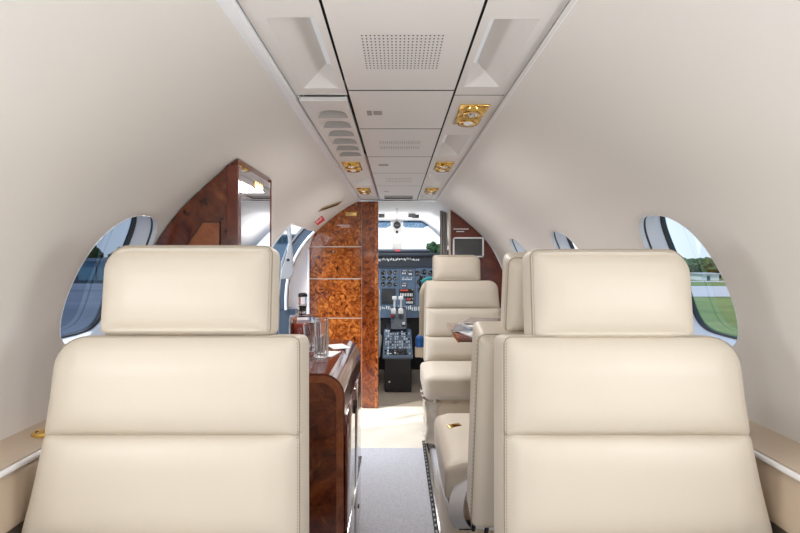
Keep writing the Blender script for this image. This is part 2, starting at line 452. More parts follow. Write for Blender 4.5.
# ------------------------------------------------------------------ soft upholstery
def lines(h, e, step, extra=()):
    L_ = [-h, -h+e*.12, -h+e*.3, -h+e*.55, -h+e*.8, -h+e]
    n = max(2, int(math.ceil((2*h-2*e)/step)))
    L_ += [-h+e+(2*h-2*e)*i/n for i in range(1, n)]
    L_ += [h-e, h-e*.8, h-e*.55, h-e*.3, h-e*.12, h]
    for g in extra:
        L_ = [v for v in L_ if abs(v-g) > .0135 or abs(abs(v)-h) < e*.5]
        L_ += [g+d for d in (-.012,-.008,-.005,-.003,-.0012,0,.0012,.003,.005,.008,.012)]
    return sorted(L_)
class Cushion:
    """rounded upholstered slab; front is -y. R = corner radii (tl, tr, bl, br) in the xz plane"""
    def __init__(s, w, h, t, e=.02, R=(.03,)*4, puff=.012, grooves=(), gd=.012, taper=(0, 0), back_puff=.004, step=.011):
        if not isinstance(taper, tuple): taper = (taper, taper)
        s.a, s.b, s.c = w/2, t/2, h/2; s.e = min(e, s.b*.98); s.R = R; s.puff = puff; s.g = sorted(grooves); s.gd = gd; s.taper = taper; s.bp = back_puff; s.step = step
    def P(s, p):
        p = Vector(p); a, b, c, e = s.a, s.b, s.c, s.e
        t = min(a-abs(p.x), c-abs(p.z)); ty = b-abs(p.y); t2, ty2 = t, ty
        if t < e and ty < e:
            k = max(e-t, e-ty)/math.hypot(e-t, e-ty) if (e-t or e-ty) else 1
            t2 = e-(e-t)*k; ty2 = e-(e-ty)*k
        q = Vector((p.x*(a-t2)/max(1e-9, a-t), math.copysign(b-ty2, p.y), p.z*(c-t2)/max(1e-9, c-t)))
        R = s.R[(0 if p.x < 0 else 1) + (0 if p.z > 0 else 2)]
        dx, dz = abs(q.x)-(a-R), abs(q.z)-(c-R)
        if R > 0 and dx > 0 and dz > 0:
            k = max(dx, dz)/math.hypot(dx, dz)
            q.x = math.copysign(a-R+dx*k, q.x); q.z = math.copysign(c-R+dz*k, q.z)
        u = min(1, abs(p.x)/a)
        def ss(d):
            v = max(0, min(1, d/.065)); return v*v*(3-2*v)
        def gs(d): return 1-(1-max(0, min(1, d/.065)))**3
        bounds = [-c]+s.g+[c]; seg = 1
        for n_, (lo, hi) in enumerate(zip(bounds, bounds[1:])):
            if lo <= p.z <= hi:
                seg = (ss if n_ == 0 else gs)(p.z-lo)*(ss if n_ == len(bounds)-2 else gs)(hi-p.z)
        wf = max(0, min(1, (-p.y)/(b) )) 
        q.y -= s.puff*ss(a-abs(p.x))*seg*wf
        if p.y > 0: q.y += s.bp*(1-u**4)*(1-abs(p.z/c)**4)*min(1, p.y/b)
        for g in s.g:
            k = math.exp(-abs(p.z-g)/.0045)
            q.y += s.gd*k*wf*(1-.6*u**8)
            if u > .98: q.x -= math.copysign(.003*k*wf, q.x)
        tp = s.taper[0 if p.x < 0 else 1]; q.x *= 1+(tp*(c-p.z) if tp < .5 else tp*(c-p.z)**2)
        return q
    def mb(s):
        X = lines(s.a, s.e, s.step); Y = lines(s.b, s.e, .02) if s.b-s.e > .003 else [s.b*math.sin(PI/2*(i/6-1)) if i <= 6 else s.b*math.sin(PI/2*(i/6-1)) for i in range(13)]
        Z = lines(s.c, s.e, s.step, s.g)
        mb = MB(); idx = {}
        nx, ny, nz = len(X), len(Y), len(Z)
        def V(i, j, k):
            if (i,j,k) not in idx:
                idx[(i,j,k)] = len(mb.v); mb.v.append(tuple(s.P((X[i], Y[j], Z[k]))))
            return idx[(i,j,k)]
        def q(a, b, c, d): mb.f.append((a,b,c,d)); mb.mi.append(0)
        for i in range(nx-1):
            for k in range(nz-1):
                q(V(i,0,k), V(i+1,0,k), V(i+1,0,k+1), V(i,0,k+1)); q(V(i,ny-1,k), V(i,ny-1,k+1), V(i+1,ny-1,k+1), V(i+1,ny-1,k))
            for j in range(ny-1):
                q(V(i,j,0), V(i,j+1,0), V(i+1,j+1,0), V(i+1,j,0)); q(V(i,j,nz-1), V(i+1,j,nz-1), V(i+1,j+1,nz-1), V(i,j+1,nz-1))
        for j in range(ny-1):
            for k in range(nz-1):
                q(V(0,j,k), V(0,j,k+1), V(0,j+1,k+1), V(0,j+1,k)); q(V(nx-1,j,k), V(nx-1,j+1,k), V(nx-1,j+1,k+1), V(nx-1,j,k+1))
        return mb
    def seam(s, side, y, top=True, off=.0005):
        """path up the side, over the top and down the other side at box depth y"""
        pts = []; a, c = s.a, s.c; n = 46
        for i in range(n+1): pts.append((side*a, y, -c+2*c*i/n))
        if top:
            for i in range(1, n+1): pts.append((side*a*(1-2*i/n), y, c))
        out = []
        for p in pts:
            q = s.P(p); d = Vector((math.copysign(1, p[0]) if abs(p[0]) >= a-1e-6 else 0, 0, 1 if p[2] >= c-1e-6 else 0))
            out.append(q + d*off)
        return out
def upholstery(name, cu, m, parent, loc, tilt=0, seam_side=0, seam_y=None, stitch=True):
    o = cu.mb().build(name, m, parent, smooth=True, ang=180, fix=True)
    o.location = loc; o.rotation_euler = (tilt, 0, 0)
    if seam_side:
        y = -cu.b+cu.e*.50 if seam_y is None else seam_y
        path = cu.seam(seam_side, y)
        MB().tube(path, .0014, 6).build('seam', thread, o, smooth=True)
        if stitch:
            mb = MB()
            path = cu.seam(seam_side, y-cu.e*.26, False, .0004)
            acc = 0
            for p, q in zip(path, path[1:]):
                n = max(1, int((q-p).length/.0055))
                for i in range(n):
                    a = p.lerp(q, i/n); b = p.lerp(q, (i+.55)/n); mb.tube([a, b], .0008, 4)
            st = mb.build('stitching', thread, o); st['kind'] = 'stuff'
    return o
def seat(label, x, y, rz, inner, bw=.462, hw=.300, hx=.022, tilt=6.5, grooves=True, hdz=0, cushion=(.46,.50), cy=.0, cw=.44, base=True, cz=.0):
    """local frame: faces -y, origin on the floor under the backrest's upper front edge; inner = +1/-1 aisle side in local x"""
    t = empty('cabin_chair', (x, y, ZF), rz, label, 'seat')
    tl = math.radians(tilt)
    zt = .904; h = .52 if grooves else .475
    Rin, Rout = .016, .060
    R = (Rout, Rin, .02, .02) if inner > 0 else (Rin, Rout, .02, .02)
    gz = [h/2-.176, h/2-.354] if grooves else []
    cu = Cushion(bw, h, .13, .030, R, .016 if grooves else .004, gz, .013, taper=((1.4, .09) if inner > 0 else (.09, 1.4)) if grooves else .02)
    cen_ = Vector((0, .065, zt-h/2))
    # tilt about the top front edge
    def place(c):
        piv = Vector((0, 0, zt)); d = Vector(c)-piv
        return piv + Matrix.Rotation(-tl, 3, 'X') @ d
    upholstery('backrest', cu, leather, t, place(cen_), -tl, inner, None if grooves else .045)
    hh = .170
    Rh = (.050, .018, .016, .012) if inner > 0 else (.018, .050, .012, .016)
    hc = Cushion(hw, hh, .10, .034, Rh, .013, [], 0, taper=0, step=.009)
    upholstery('headrest', hc, leather, t, place((inner*hx, .058, zt+hh/2-.006+hdz)), -tl, inner, None if grooves else .03)
    # bracket that carries the headrest
    MB().box(inner*hx-.05, inner*hx+.05, .05, .062, zt-.03, zt+.05).build('headrest_bracket', steel, t)
    d = cushion[1]
    cc = Cushion(cw+.02, d, .13, .03, (.05,.05,.01,.01), .012, [], 0)
    yb = -.16 + cy
    c = cc.mb().build('seat_cushion', leather, t, smooth=True, ang=180)
    c.rotation_euler = (math.radians(90), 0, 0)            # front(-y) face turns up... see matrix below
    c.matrix_local = Matrix.Translation((0, yb-d/2+.06, .345+cz)) @ Matrix(((1,0,0,0),(0,0,-1,0),(0,-1,0,0),(0,0,0,1)))
    for p in c.data.polygons: pass
    c.data.flip_normals()
    if base:
        MB().box(-.19, .19, yb-d+.10, -.04, .16, .285, bev=.02).build('seat_base', leather2, t, smooth=True)
        MB().box(-.15, .15, yb-d+.18, -.10, .0, .165, bev=.01).build('pedestal', black, t, smooth=True)
    return t
s1 = seat('large cream leather seat in the left foreground, beside the left window, facing the camera', -.4015, .96, 0, 1, bw=.452, hw=.322, hx=.009, hdz=.005)
s2 = seat('large cream leather seat in the right foreground, beside the right window, facing the camera', .411, .96, 0, -1, bw=.436, hw=.306, hx=.0105, hdz=-.002)
s3 = seat('cream leather seat seen from behind, back to back with the right foreground seat', .405, 1.25, PI, 1, hw=.30, hx=.02, tilt=12, grooves=False, cushion=(.44,.56), cy=-.37, cz=-.03, cw=.48, base=False)
s4 = seat('small distant cream leather seat facing aft, in front of the framed screen by the cockpit', .412, 3.375, 0, -1, hw=.305, hx=.03, tilt=5, cushion=(.5,.42), cw=.52)

# base shell, belt and hardware of the middle seat
def inv(o, p): return (Matrix.Rotation(-o.rotation_euler.z, 4, 'Z') @ Matrix.Translation(-Vector(o.location))) @ Vector(p)
def localise(mb, root):
    mb.v = [tuple(inv(root, v)) for v in mb.v]; return mb
out = [(.60,2.62),(.20,2.62),(.188,2.5),(.170,2.14),(.172,1.95),(.180,1.84),(.196,1.765),(.222,1.715),(.262,1.69),(.31,1.68),(.60,1.68)]
sm = [tuple(v) for v in catmull(out[2:9], 5)]; out = out[:2]+sm+out[9:]
mb = MB().prism(out, 2, ZF+.005, -.855)
o = localise(mb, s3).build('seat_shell', leather2, s3, smooth=True, ang=40, bev=.006)
mb = MB().tube([(x, y, -.853) for x, y in [(.20,2.6)]+sm+[(.31,1.68),(.58,1.68)]], .006, 8)
localise(mb, s3).build('shell_rim', white, s3, smooth=True)
mb = MB().box(.215, .60, 1.74, 2.2, -.86, -.79, bev=.02)
localise(mb, s3).build('seat_base', leather2, s3, smooth=True)
def strap(pts, w, name, m, parent=None, wdir=(1,0,0), th=.003):
    pts = [Vector(p) for p in pts]; W = Vector(wdir).normalized()*w/2; vs = []; fs = []
    sm_ = []
    for i in range(len(pts)-1):
        a = pts[max(i-1,0)]; b = pts[i]; c = pts[i+1]; d = pts[min(i+2, len(pts)-1)]
        for k in range(6):
            t = k/6; sm_.append(.5*((2*b)+(c-a)*t+(2*a-5*b+4*c-d)*t*t+(3*b-a-3*c+d)*t**3))
    sm_.append(pts[-1])
    for i, p in enumerate(sm_):
        t = (sm_[min(i+1,len(sm_)-1)]-sm_[max(i-1,0)]).normalized(); n = t.cross(W).normalized()*th
        vs += [p-W, p+W, p+W+n, p-W+n]
    for i in range(len(sm_)-1):
        a = i*4; b = a+4
        fs += [(a,a+1,b+1,b),(a+1,a+2,b+2,b+1),(a+2,a+3,b+3,b+2),(a+3,a,b,b+3)]
    fs += [(0,3,2,1), tuple(len(vs)-4+k for k in range(4))]
    return MB().add(vs, fs)
beltm = mat('belt_webbing', (.50, .49, .50), .8); bump(beltm, 500, .5, .001)
t = empty('seat_belt', (.20, 1.75, -.80), 0, 'grey webbing lap belt hanging off the inner edge of the middle seat', 'seat belt')
b_ = strap([(.26,1.80,-.70),(.222,1.73,-.715),(.192,1.68,-.755),(.185,1.66,-.80),(.20,1.66,-.835),(.22,1.68,-.85)], .055, 'x', None, wdir=(.75,-.5,.25))
b_.v = [tuple(Vector(v)-Vector(t.location)) for v in b_.v]; b_.build('webbing', beltm, t, smooth=True)
b_ = MB().box(.195-.2, .235-.2, -.065, -.045, -.062, -.035, bev=.004).build('buckle', blackg, t, smooth=True)
t = empty('belt_buckle', (.225, 2.07, -.672), .5, 'gold lift-lever belt buckle lying on the middle seat cushion', 'buckle')
MB().box(-.032, .032, -.028, .028, 0, .012, bev=.004).build('buckle_body', gold, t, smooth=True)
MB().box(-.029, .029, -.024, .020, .013, .022, bev=.004, M=Matrix.Rotation(math.radians(14), 4, 'X')).build('lever', gold, t, smooth=True)
for i, (xx, yy) in enumerate(((.235,1.645),(.27,1.62))):
    t = MB().tube([(xx, yy, -.84), (xx+.004, yy-.01, -.80), (xx+.012, yy+.01, -.765), (xx+.02, yy+.03, -.77)], .007, 8).build('seat_latch', blackg, None, smooth=True)
    tag(t, 'short black recline latch under the back of the middle seat', 'latch', 'black latches under the middle seat back')
# wrinkled skirt under the far seat
mb = MB(); n = 40; rows = 12; vs = []; fs = []
for i in range(n+1):
    u = i/n
    for j in range(rows+1):
        v = j/rows
        if u < .4: X0, Y0 = .150, 3.22-u/.4*.30
        else: X0, Y0 = .150+(u-.4)/.6*.40, 2.90
        w = .010*math.sin(u*46+math.sin(v*7)*1.4) + .006*math.sin(v*19+u*9)
        X0 += -w*.9+.012*v if u < .4 else 0; Y0 += (w if u >= .4 else 0)+.03*v
        vs.append((X0+.012*math.sin(v*3), Y0, -.785-(.235*v)))
for i in range(n):
    for j in range(rows): a = i*(rows+1)+j; fs.append((a, a+rows+1, a+rows+2, a+1))
mb.add(vs, fs); localise(mb, s4).build('seat_skirt', leather, s4, smooth=True, ang=180)

# seat track beside the aisle
t = empty('seat_track', (.156, 1.5, ZF), 0, 'black and silver seat rail along the right edge of the aisle carpet', 'rail')
MB().box(-.014, .000, 0, 1.52, 0, .010, bev=.002).build('rail_channel', black, t)
MB().box(.000, .020, 0, 1.52, 0, .016, bev=.003).build('rail', chrome, t, smooth=True)
mb = MB()
for k in range(34): mb.box(-.010, -.004, .02+.044*k, .036+.044*k, .010, .013)
o = mb.build('rail_stud', steel, t); o['kind'] = 'stuff'

# ------------------------------------------------------------------ wardrobe (left)
def wood_grain(): pass
YW0, YW1, XW = 1.50, 1.876, -.447
zt_ = sec(0)[0]
def hull_poly(x_in, z_bot, side=-1, eps=.004, z_top=None):
    """(x,z) polygon between a vertical line at |x|=x_in and the hull, down to z_bot"""
    if z_top is not None and z_top < -.36:
        return [(side*x, z) for x, z in ((x_in, z_top), (.665, z_top), (.665, z_bot), (x_in, z_bot))]
    P = []
    for i in range(61):
        p, n_ = sec(STOT*i/60); q = p-n_*eps
        if q.x >= x_in and q.y > z_bot and (z_top is None or q.y < z_top): P.append((q.x, q.y))
    # start at the hull height above x_in
    if z_top is None:
        lo, hi = 0, STOT
        for _ in range(40):
            m_ = (lo+hi)/2
            if (sec(m_)[0]-sec(m_)[1]*eps).x < x_in: lo = m_
            else: hi = m_
        q = sec(lo)[0]-sec(lo)[1]*eps; P = [(x_in, q.y)] + P
    else: P = [(x_in, z_top), (x_of_z(z_top)-eps, z_top)] + P
    if z_bot < -.352: P += [(.762, -.350), (.665, -.350), (.665, z_bot)]
    else: P += [(x_of_z(z_bot)-eps, z_bot)]
    P += [(x_in, z_bot)]
    return [(side*x, z) for x, z in P]
t = empty('wardrobe', (-.55, 1.69, ZF), 0, 'tall dark burl wardrobe with mirrored side, rising behind the left foreground seat', 'cabinet')
def W(mb, name, m, smooth=False, parent=None, root=None, **k):
    r = root or t; mb.v = [tuple(Vector(v)-Vector(r.location)) for v in mb.v]
    return mb.build(name, m, parent or r, smooth=smooth, **k)
W(MB().prism(hull_poly(.447, ZF+.003), 1, YW0, YW1), 'carcass', burl_d)
# darker frame stile on the inner corner, door panel in the aft face
W(MB().box(-.478, -.445, YW0-.006, YW0+.03, ZF+.003, .262, bev=.003), 'stile', mahog)
d = W(MB().prism([(-.497,-.30),(-.497,.100),(-.545,.100),(-.60,.020),(-.655,-.075),(-.672,-.30)], 1, YW0-.004, YW0+.01), 'door', edgeband)
W(MB().box(-.4985,-.4965, YW0-.0055, YW0+.002, -.30, .102).prism([(-.497,.1015),(-.497,.0995),(-.545,.0995),(-.60,.0185),(-.602,.020),(-.546,.1015)],1,YW0-.0055,YW0+.002), 'door_gap', gapm)
W(MB().box(-.447, -.4425, YW0+.012, YW1-.012, -.33, .262), 'mirror', mirror)
W(MB().box(-.450, -.440, YW1-.012, YW1, ZF+.003, .274, bev=.002), 'edge_trim', mahog)
for k in range(4):
    W(MB().lathe([(.0,-.002),(.011,-.002),(.011,.002),(0,.002)], (-.4415, 1.66+.026*k, .228), 16, M=Matrix.Rotation(PI/2, 4, 'Y') @ Matrix.Diagonal((1.2,1,1,1))), 'hook', gold, smooth=True)

# ------------------------------------------------------------------ credenza (left)
t = empty('credenza', (-.3, 1.8, ZF), 0, 'low glossy burl cabinet by the aisle carrying the decanter and glasses', 'cabinet')
X1, Y0_, Y1_, ZT = -.147, 1.50, 2.13, -.325
def roll(x_in, x_out, z_top, z_bot, r):
    P = [(x_out, z_bot), (x_out, z_top)]
    for k in range(9):
        a = PI/2*(1-k/8); P.append((x_in-r+r*math.cos(a), z_top-r+r*math.sin(a)))
    P.append((x_in, z_bot)); return P
W(MB().prism(roll(X1-.004, -.443, ZT-.006, ZF+.003, .062), 1, Y0_+.004, Y1_-.004).prism([(-.443,ZF+.003),(-.443,ZT-.006),(-.655,ZT-.006),(-.655,ZF+.003)], 1, 1.88, Y1_-.004), 'carcass', burl_d)
# rolled worktop that runs over the inner edge
outer = roll(X1, -.443, ZT, -.50, .065)[1:]; inner_ = roll(X1-.010, -.443, ZT-.010, -.50, .058)[1:]
W(MB().prism(outer+inner_[::-1], 1, Y0_, Y1_), 'worktop', mahog, smooth=True, ang=30)
W(MB().box(-.655, -.443, 1.88, Y1_, ZT-.01, ZT), 'worktop_wing', mahog)
# lighter edge band round the aft face
o1 = roll(X1-.004, -.443, ZT-.006, ZF+.003, .060)[1:]; o2 = roll(X1-.024, -.443, ZT-.026, ZF+.003, .046)[1:]
W(MB().prism(o1+o2[::-1], 1, Y0_-.001, Y0_+.005), 'edge_band', edgeband, smooth=True, ang=30)
for k, (a, b) in enumerate(((1.53,1.80),(1.83,2.10))):
    dd = W(MB().box(X1-.004, X1+.005, a, b, -.785, -.45, bev=.003), 'door', mahog, smooth=True)
    W(MB().box(X1+.004, X1+.009, b-.02 if k == 0 else a+.008, b-.012 if k == 0 else a+.016, -.52, -.49, bev=.002), 'handle', black, parent=dd)
for a, b in ((1.53,1.80),(1.83,2.10)):
    dd = W(MB().box(X1-.004, X1+.004, a, b, ZF+.05, -.815, bev=.003), 'drawer', mahog, smooth=True)
    W(MB().box(X1+.003, X1+.008, (a+b)/2-.01, (a+b)/2+.01, -.92, -.91, bev=.002), 'handle', black, parent=dd)
W(MB().box(X1-.003, X1+.008, Y0_+.01, Y1_+.0, -.807, -.79, bev=.003), 'moulding', chrome, smooth=True)

# things on the credenza
def decanter(x, y):
    t = empty('decanter', (x, y, ZT), .3, 'square crystal decanter of brown spirit with a tall glass stopper, on the credenza', 'decanter')
    def sq(hw, z, n=6):
        return hw, z
    def rsq(levels, name, m):
        mb = MB(); n = 32; vs = []; fs = []
        for hw, z in levels:
            for k in range(n):
                th = 2*PI*(k+.5)/n; c, s = math.cos(th), math.sin(th); p = 7; r = (abs(c)**p+abs(s)**p)**(-1/p)*hw
                vs.append((r*c, r*s, z))
        for i in range(len(levels)-1):
            for k in range(n): fs.append((i*n+k, i*n+(k+1)%n, (i+1)*n+(k+1)%n, (i+1)*n+k))
        fs.append(tuple(range(n))); fs.append(tuple(range((len(levels)-1)*n, len(levels)*n)))
        return mb.add(vs, fs).build(name, m, t, smooth=True, ang=40)
    rsq([(.046,.001),(.050,.004),(.050,.092),(.046,.102),(.030,.106),(.016,.107)], 'bottle', crystal)
    rsq([(.043,.012),(.0435,.014),(.0435,.078),(.043,.079)], 'spirit', liquor)
    MB().lathe([(.015,.107),(.0135,.112),(.0135,.135),(.017,.139),(.017,.142),(.0,.142)], n=24).build('neck', crystal, t, smooth=True)
    MB().lathe([(.0,.120),(.0115,.120),(.0115,.141)], n=20).build('cork', black, t, smooth=True)
    rsq([(.013,.143),(.017,.147),(.017,.185),(.012,.189)], 'stopper', crystal)
    rsq([(.0165,.176),(.0168,.178),(.0168,.186),(.010,.191)], 'stopper_cap', black)
decanter(-.363, 2.05)
def tumbler(x, y, r, h, label):
    t = empty('drinking_glass', (x, y, ZT), 0, label, 'glass')
    MB().lathe([(0,0.0005),(r*.80,.0005),(r*.84,.004),(r,h),(r-.0015,h+.001),(r-.003,h),(r*.80-.003,.016),(r*.4,.012),(0,.012)], n=36).build('bowl', crystal, t, smooth=True, ang=50)
    mb = MB()
    for k in range(12):
        a = 2*PI*k/12; mb.tube([((r*.85)*math.cos(a), (r*.85)*math.sin(a), .008), ((r*.945)*math.cos(a), (r*.945)*math.sin(a), h*.55)], .0022, 6)
    mb.build('cut_ribs', crystal, t, smooth=True)['kind'] = 'stuff'
tumbler(-.245, 1.73, .024, .127, 'tall clear highball glass nearest the front edge of the credenza')
tumbler(-.302, 1.86, .026, .095, 'short clear tumbler between the tall glass and the decanter')
tumbler(-.262, 1.86, .023, .10, 'clear glass standing just behind the tall highball glass')
for i, (x, y, a, lb) in enumerate(((-.215,1.95,.4,'white paper napkin lying on the far end of the credenza top'), (-.235,1.80,-.2,'white paper napkin lying beside the tall glass on the credenza'))):
    o = MB().box(-.032,.032,-.05,.05,0,.002,bev=.0008).build('napkin', paper); o.location = (x, y, ZT+.0005); o.rotation_euler = (0,0,a)
    tag(o, lb, 'napkin')

# ------------------------------------------------------------------ left divider
t = empty('cabin_divider', (-.4, YD, ZF), 0, 'orange burl wood divider with light joint lines, left of the cockpit doorway', 'divider')
W(MB().prism(hull_poly(.133, ZF+.003, eps=.002), 1, YD-.001, YD+.05), 'backing', vinyl)
def zpanel(zt, zb, x_in=.249, x_lim=None):
    P = hull_poly(x_in, zb, eps=.002, z_top=zt) if zt is not None else hull_poly(x_in, zb, eps=.002)
    return P
jo = [None, .079, -.145, -.42, ZF+.003]
for k in range(4):
    top = jo[k]-.0035 if jo[k] is not None else None; bot = jo[k+1]+.0035 if k < 3 else jo[k+1]
    P = zpanel(top, bot)
    pn = W(MB().prism(P, 1, YD-.004, YD+.012), 'panel', burl_o)
    if k in (1, 2):
        W(MB().lathe([(0,-.002),(.007,-.002),(.007,.002),(0,.002)], (-.445, YD-.006, jo[k]-.035), 14, M=Matrix.Rotation(PI/2, 4, 'X')), 'catch', chrome, smooth=True, parent=pn)
# narrow column standing proud at the doorway
cp = hull_poly(.133, ZF+.003, eps=.002)
W(MB().box(-.243, -.131, YD-.03, YD+.05, ZF+.003, .392, bev=.003), 'column', burl_m)
W(MB().box(-.155, -.1295, YD-.032, YD+.052, ZF+.003, .388, bev=.003), 'column_edge', burl_o)
W(MB().lathe([(0,-.002),(.006,-.002),(.006,.002),(0,.002)], (-.21, YD-.032, -.33), 14, M=Matrix.Rotation(PI/2, 4, 'X')), 'catch', chrome, smooth=True)
W(MB().box(-.36, -.283, YD-.008, YD-.003, .293, .322, bev=.002), 'name_plate', bronze, smooth=True)
mb = MB()
for k in range(2): mb.box(-.42+.03*k, -.33, YD-.0055, YD-.004, .228-.012*k, .231-.012*k)
W(mb, 'placard', labelw)

# right divider
t = empty('cabin_divider', (.55, YD, ZF), 0, 'dark burl divider panel curving down the right wall behind the distant seat', 'divider')
W(MB().prism(hull_poly(.372, ZF+.003, side=1, eps=.002), 1, YD-.004, YD+.045), 'panel', mahog)
W(MB().box(.364, .374, YD-.008, YD+.05, ZF+.003, .338, bev=.002), 'edge_trim', vinyl)
mb = MB()
for k, (a, b) in enumerate(((.395,.50),(.415,.47))): mb.box(a, b, YD-.0055, YD-.0045, .200-.018*k, .205-.018*k)
W(mb, 'placard', labelw)
t = empty('framed_screen', (.49, YD-.005, .09), 0, 'flat grey screen in a thin white frame on the dark right divider', 'screen')
fx0, fx1, fz0, fz1 = .390-.49, .605-.49, -.085, .055
mb = MB()
for a in ((fx0,fx1,fz1-.010,fz1),(fx0,fx1,fz0,fz0+.010),(fx0,fx0+.010,fz0,fz1),(fx1-.010,fx1,fz0,fz1)): mb.box(a[0],a[1],-.012,0,a[2],a[3])
mb.build('frame', white, t)
MB().box(fx0+.008,fx1-.008,-.006,0,fz0+.008,fz1-.008).build('display', screen, t)
# shelf like side column further outboard
o = MB().box(.655,.675,YD-.25,YD-.01,-.35,-.02,bev=.004).build('grab_post', steel, None, smooth=True) if False else None

# curtain stack at the doorway's right
mb = MB(); vs = []; fs = []; n = 60
for i in range(n+1):
    u = i/n; x = .305+.055*u; y = YD+.06+.022*math.sin(u*PI*7)
    for z in (.34-.02*u, -.3, ZF+.03): vs.append((x, y, z))
for i in range(n):
    for j in range(2): a = i*3+j; fs.append((a, a+3, a+4, a+1))
cu_ = MB().add(vs, fs).build('curtain', curtm, None, smooth=True, ang=180)
m = cu_.modifiers.new('s', 'SOLIDIFY'); m.thickness = .003
tag(cu_, 'dark grey pleated curtain gathered at the right of the cockpit doorway', 'curtain')

# ------------------------------------------------------------------ door opening (left)
dj = MB()
sd = s_of_z(DOOR[2]); n = 24
def jambwall(Y, name, m, parent, depth=.10, w=.0):
    vs = []; fs = []
    for i in range(n+1):
        s = sd+(STOT-sd)*i/n
        for off in (-.004, depth): vs.append(HP(-1, s, Y, off)); vs.append(HP(-1, s, Y+w, off))
    for i in range(n):
        a = i*4; b = a+4
        fs += [(a,b,b+2,a+2),(a+1,a+3,b+3,b+1),(a,a+1,b+1,b),(a+2,b+2,b+3,a+3)]
    vs2 = [(-.70,Y,-.35),(-.70,Y+w,-.35),(-.86,Y,-.35),(-.86,Y+w,-.35),(-.70,Y,ZF),(-.70,Y+w,ZF),(-.86,Y,ZF),(-.86,Y+w,ZF)]
    return MB().add(vs, fs).add(vs2, [(0,4,6,2),(1,3,7,5),(0,1,5,4),(2,6,7,3)]).build(name, m, parent, smooth=True, ang=30)
door = jambwall(DOOR[1]-.012, 'door_1', jambm, None, .08, .012); tag(door, kind='structure')
jambwall(DOOR[0]-.012, 'jamb', white, door, .10, .012)
vs = [HP(-1, sd, DOOR[0], -.004), HP(-1, sd, DOOR[1], -.004), HP(-1, sd, DOOR[1], .12), HP(-1, sd, DOOR[0], .12)]
vs += [v+Vector((0,0,.012)) for v in vs]
MB().add(vs, [(0,1,2,3),(4,7,6,5),(0,4,5,1),(1,5,6,2),(2,6,7,3),(3,7,4,0)]).build('door_header', white, door)
# pale trim round the front edge of the opening
pts = [HP(-1, sd+(STOT-sd)*i/20, DOOR[1]-.02, -.004) for i in range(21)]
MB().tube(pts, .009, 8).build('edge_trim', white, door, smooth=True)
pts = [HP(-1, sd+(STOT-sd)*i/20, DOOR[1]-.09, .05) for i in range(21)]
MB().tube(pts, .012, 8).build('seal', seal, door, smooth=True)
pts = [HP(-1, sd+(STOT-sd)*i/20, DOOR[0]+.005, -.004) for i in range(21)]
MB().tube(pts, .006, 8).build('edge_trim', white, door, smooth=True)
# hinge arm
A = px(285.5, 228, 3.0); B = px(287, 262, 3.0); B2 = px(286, 281, 3.0)
P = [px(x, y, 3.02) for x, y in ((284.5,226),(290,226),(291,240),(292.5,262),(293,274),(289,279),(281,279),(281.5,270),(286,255),(288.5,243),(287.5,236))]
vs = P+[p+Vector((0,.03,0)) for p in P]; k = len(P)
MB().add(vs, [tuple(range(k)), tuple(reversed(range(k,2*k)))]+[(i,(i+1)%k,(i+1)%k+k,i+k) for i in range(k)]).build('hinge_arm', mat('hinge_grey', (.42,.44,.47), .5), door, bev=.004)
c_ = px(288.2, 260, 3.0)
MB().lathe([(0,-.004),(.008,-.004),(.008,.01),(0,.01)], tuple(c_), 16, M=Matrix.Rotation(PI/2,4,'X')).build('pivot', black, door, smooth=True)
MB().tube([px(289,243,3.03), px(282,262,3.03), px(279,300,3.03), px(279.5,345,3.03)], .005, 8).build('cable', chrome, door, smooth=True)
# pale forward entry panel between opening and burl
P = [(-.575,.180)]+[(-(x_of_z(z)-.01), z) for z in (.15,.10,.04,-.02,-.1,-.2,-.34)]+[(-.665,-.36),(-.665,ZF+.005),(-.615,ZF+.005),(-.615,.06)]
o = MB().prism(P, 1, YD-.03, YD-.008).build('trim_3', jambp, None); tag(o, kind='structure')
MB().tube([(-.615,YD-.032,.06),(-.615,YD-.032,-.6)], .008, 8).build('edge_strip', white, o, smooth=True)

# signs on the left headliner
SR = math.radians(24)
def on_hull(side, z, Y, w, h, name, m, th=.002, lift=.002, rot=0):
    s = s_of_z(z); p, n_ = sec(s)
    o_in = Vector((-side*n_.x, 0, -n_.y)); along = Vector((0,1,0)); up = o_in.cross(along).normalized()
    M = (Matrix((along, up, o_in)).transposed() @ Matrix.Rotation(rot, 3, 'Z')).to_4x4(); M.translation = HP(side, s, Y, -lift)
    return M
U_ = Vector((.82,0,.57)).normalized(); V_ = Vector((-.40,-.62,.66)); V_ = (V_-U_*V_.dot(U_)).normalized()
M = Matrix((U_, V_, U_.cross(V_))).transposed().to_4x4(); M.translation = px(319.3, 220.2, 3.36)
t = empty('exit_sign'); t.matrix_world = M; tag(t, 'small red EXIT sign on the left headliner above the entry door', 'sign')
MB().box(-.029, .029, -.023, .023, -.012, .003).build('plate', redm, t)
cur = bpy.data.curves.new('exit_text', 'FONT'); cur.body = 'EXIT'; cur.size = .036; cur.align_x = 'CENTER'; cur.align_y = 'CENTER'; cur.extrude = .0005
tmp = bpy.data.objects.new('tmp', cur); C.objects.link(tmp); dg = bpy.context.evaluated_depsgraph_get()
me = bpy.data.meshes.new_from_object(tmp.evaluated_get(dg)); bpy.data.objects.remove(tmp)
me.materials.clear(); me.materials.append(labelw)
tx = bpy.data.objects.new('lettering', me); C.objects.link(tx); tx.parent = t; tx.location = (0,0,.004); tx.scale = (.62, .62, 1)
M = on_hull(-1, .318, 3.24, 0, 0, '', None, lift=.006, rot=SR)
t = empty('door_placard'); t.matrix_world = M; tag(t, 'narrow gold placard on the left headliner above the red sign', 'placard')
MB().box(-.13, .13, -.019, .019, 0, .002).build('plate', bronze, t)
mb = MB()
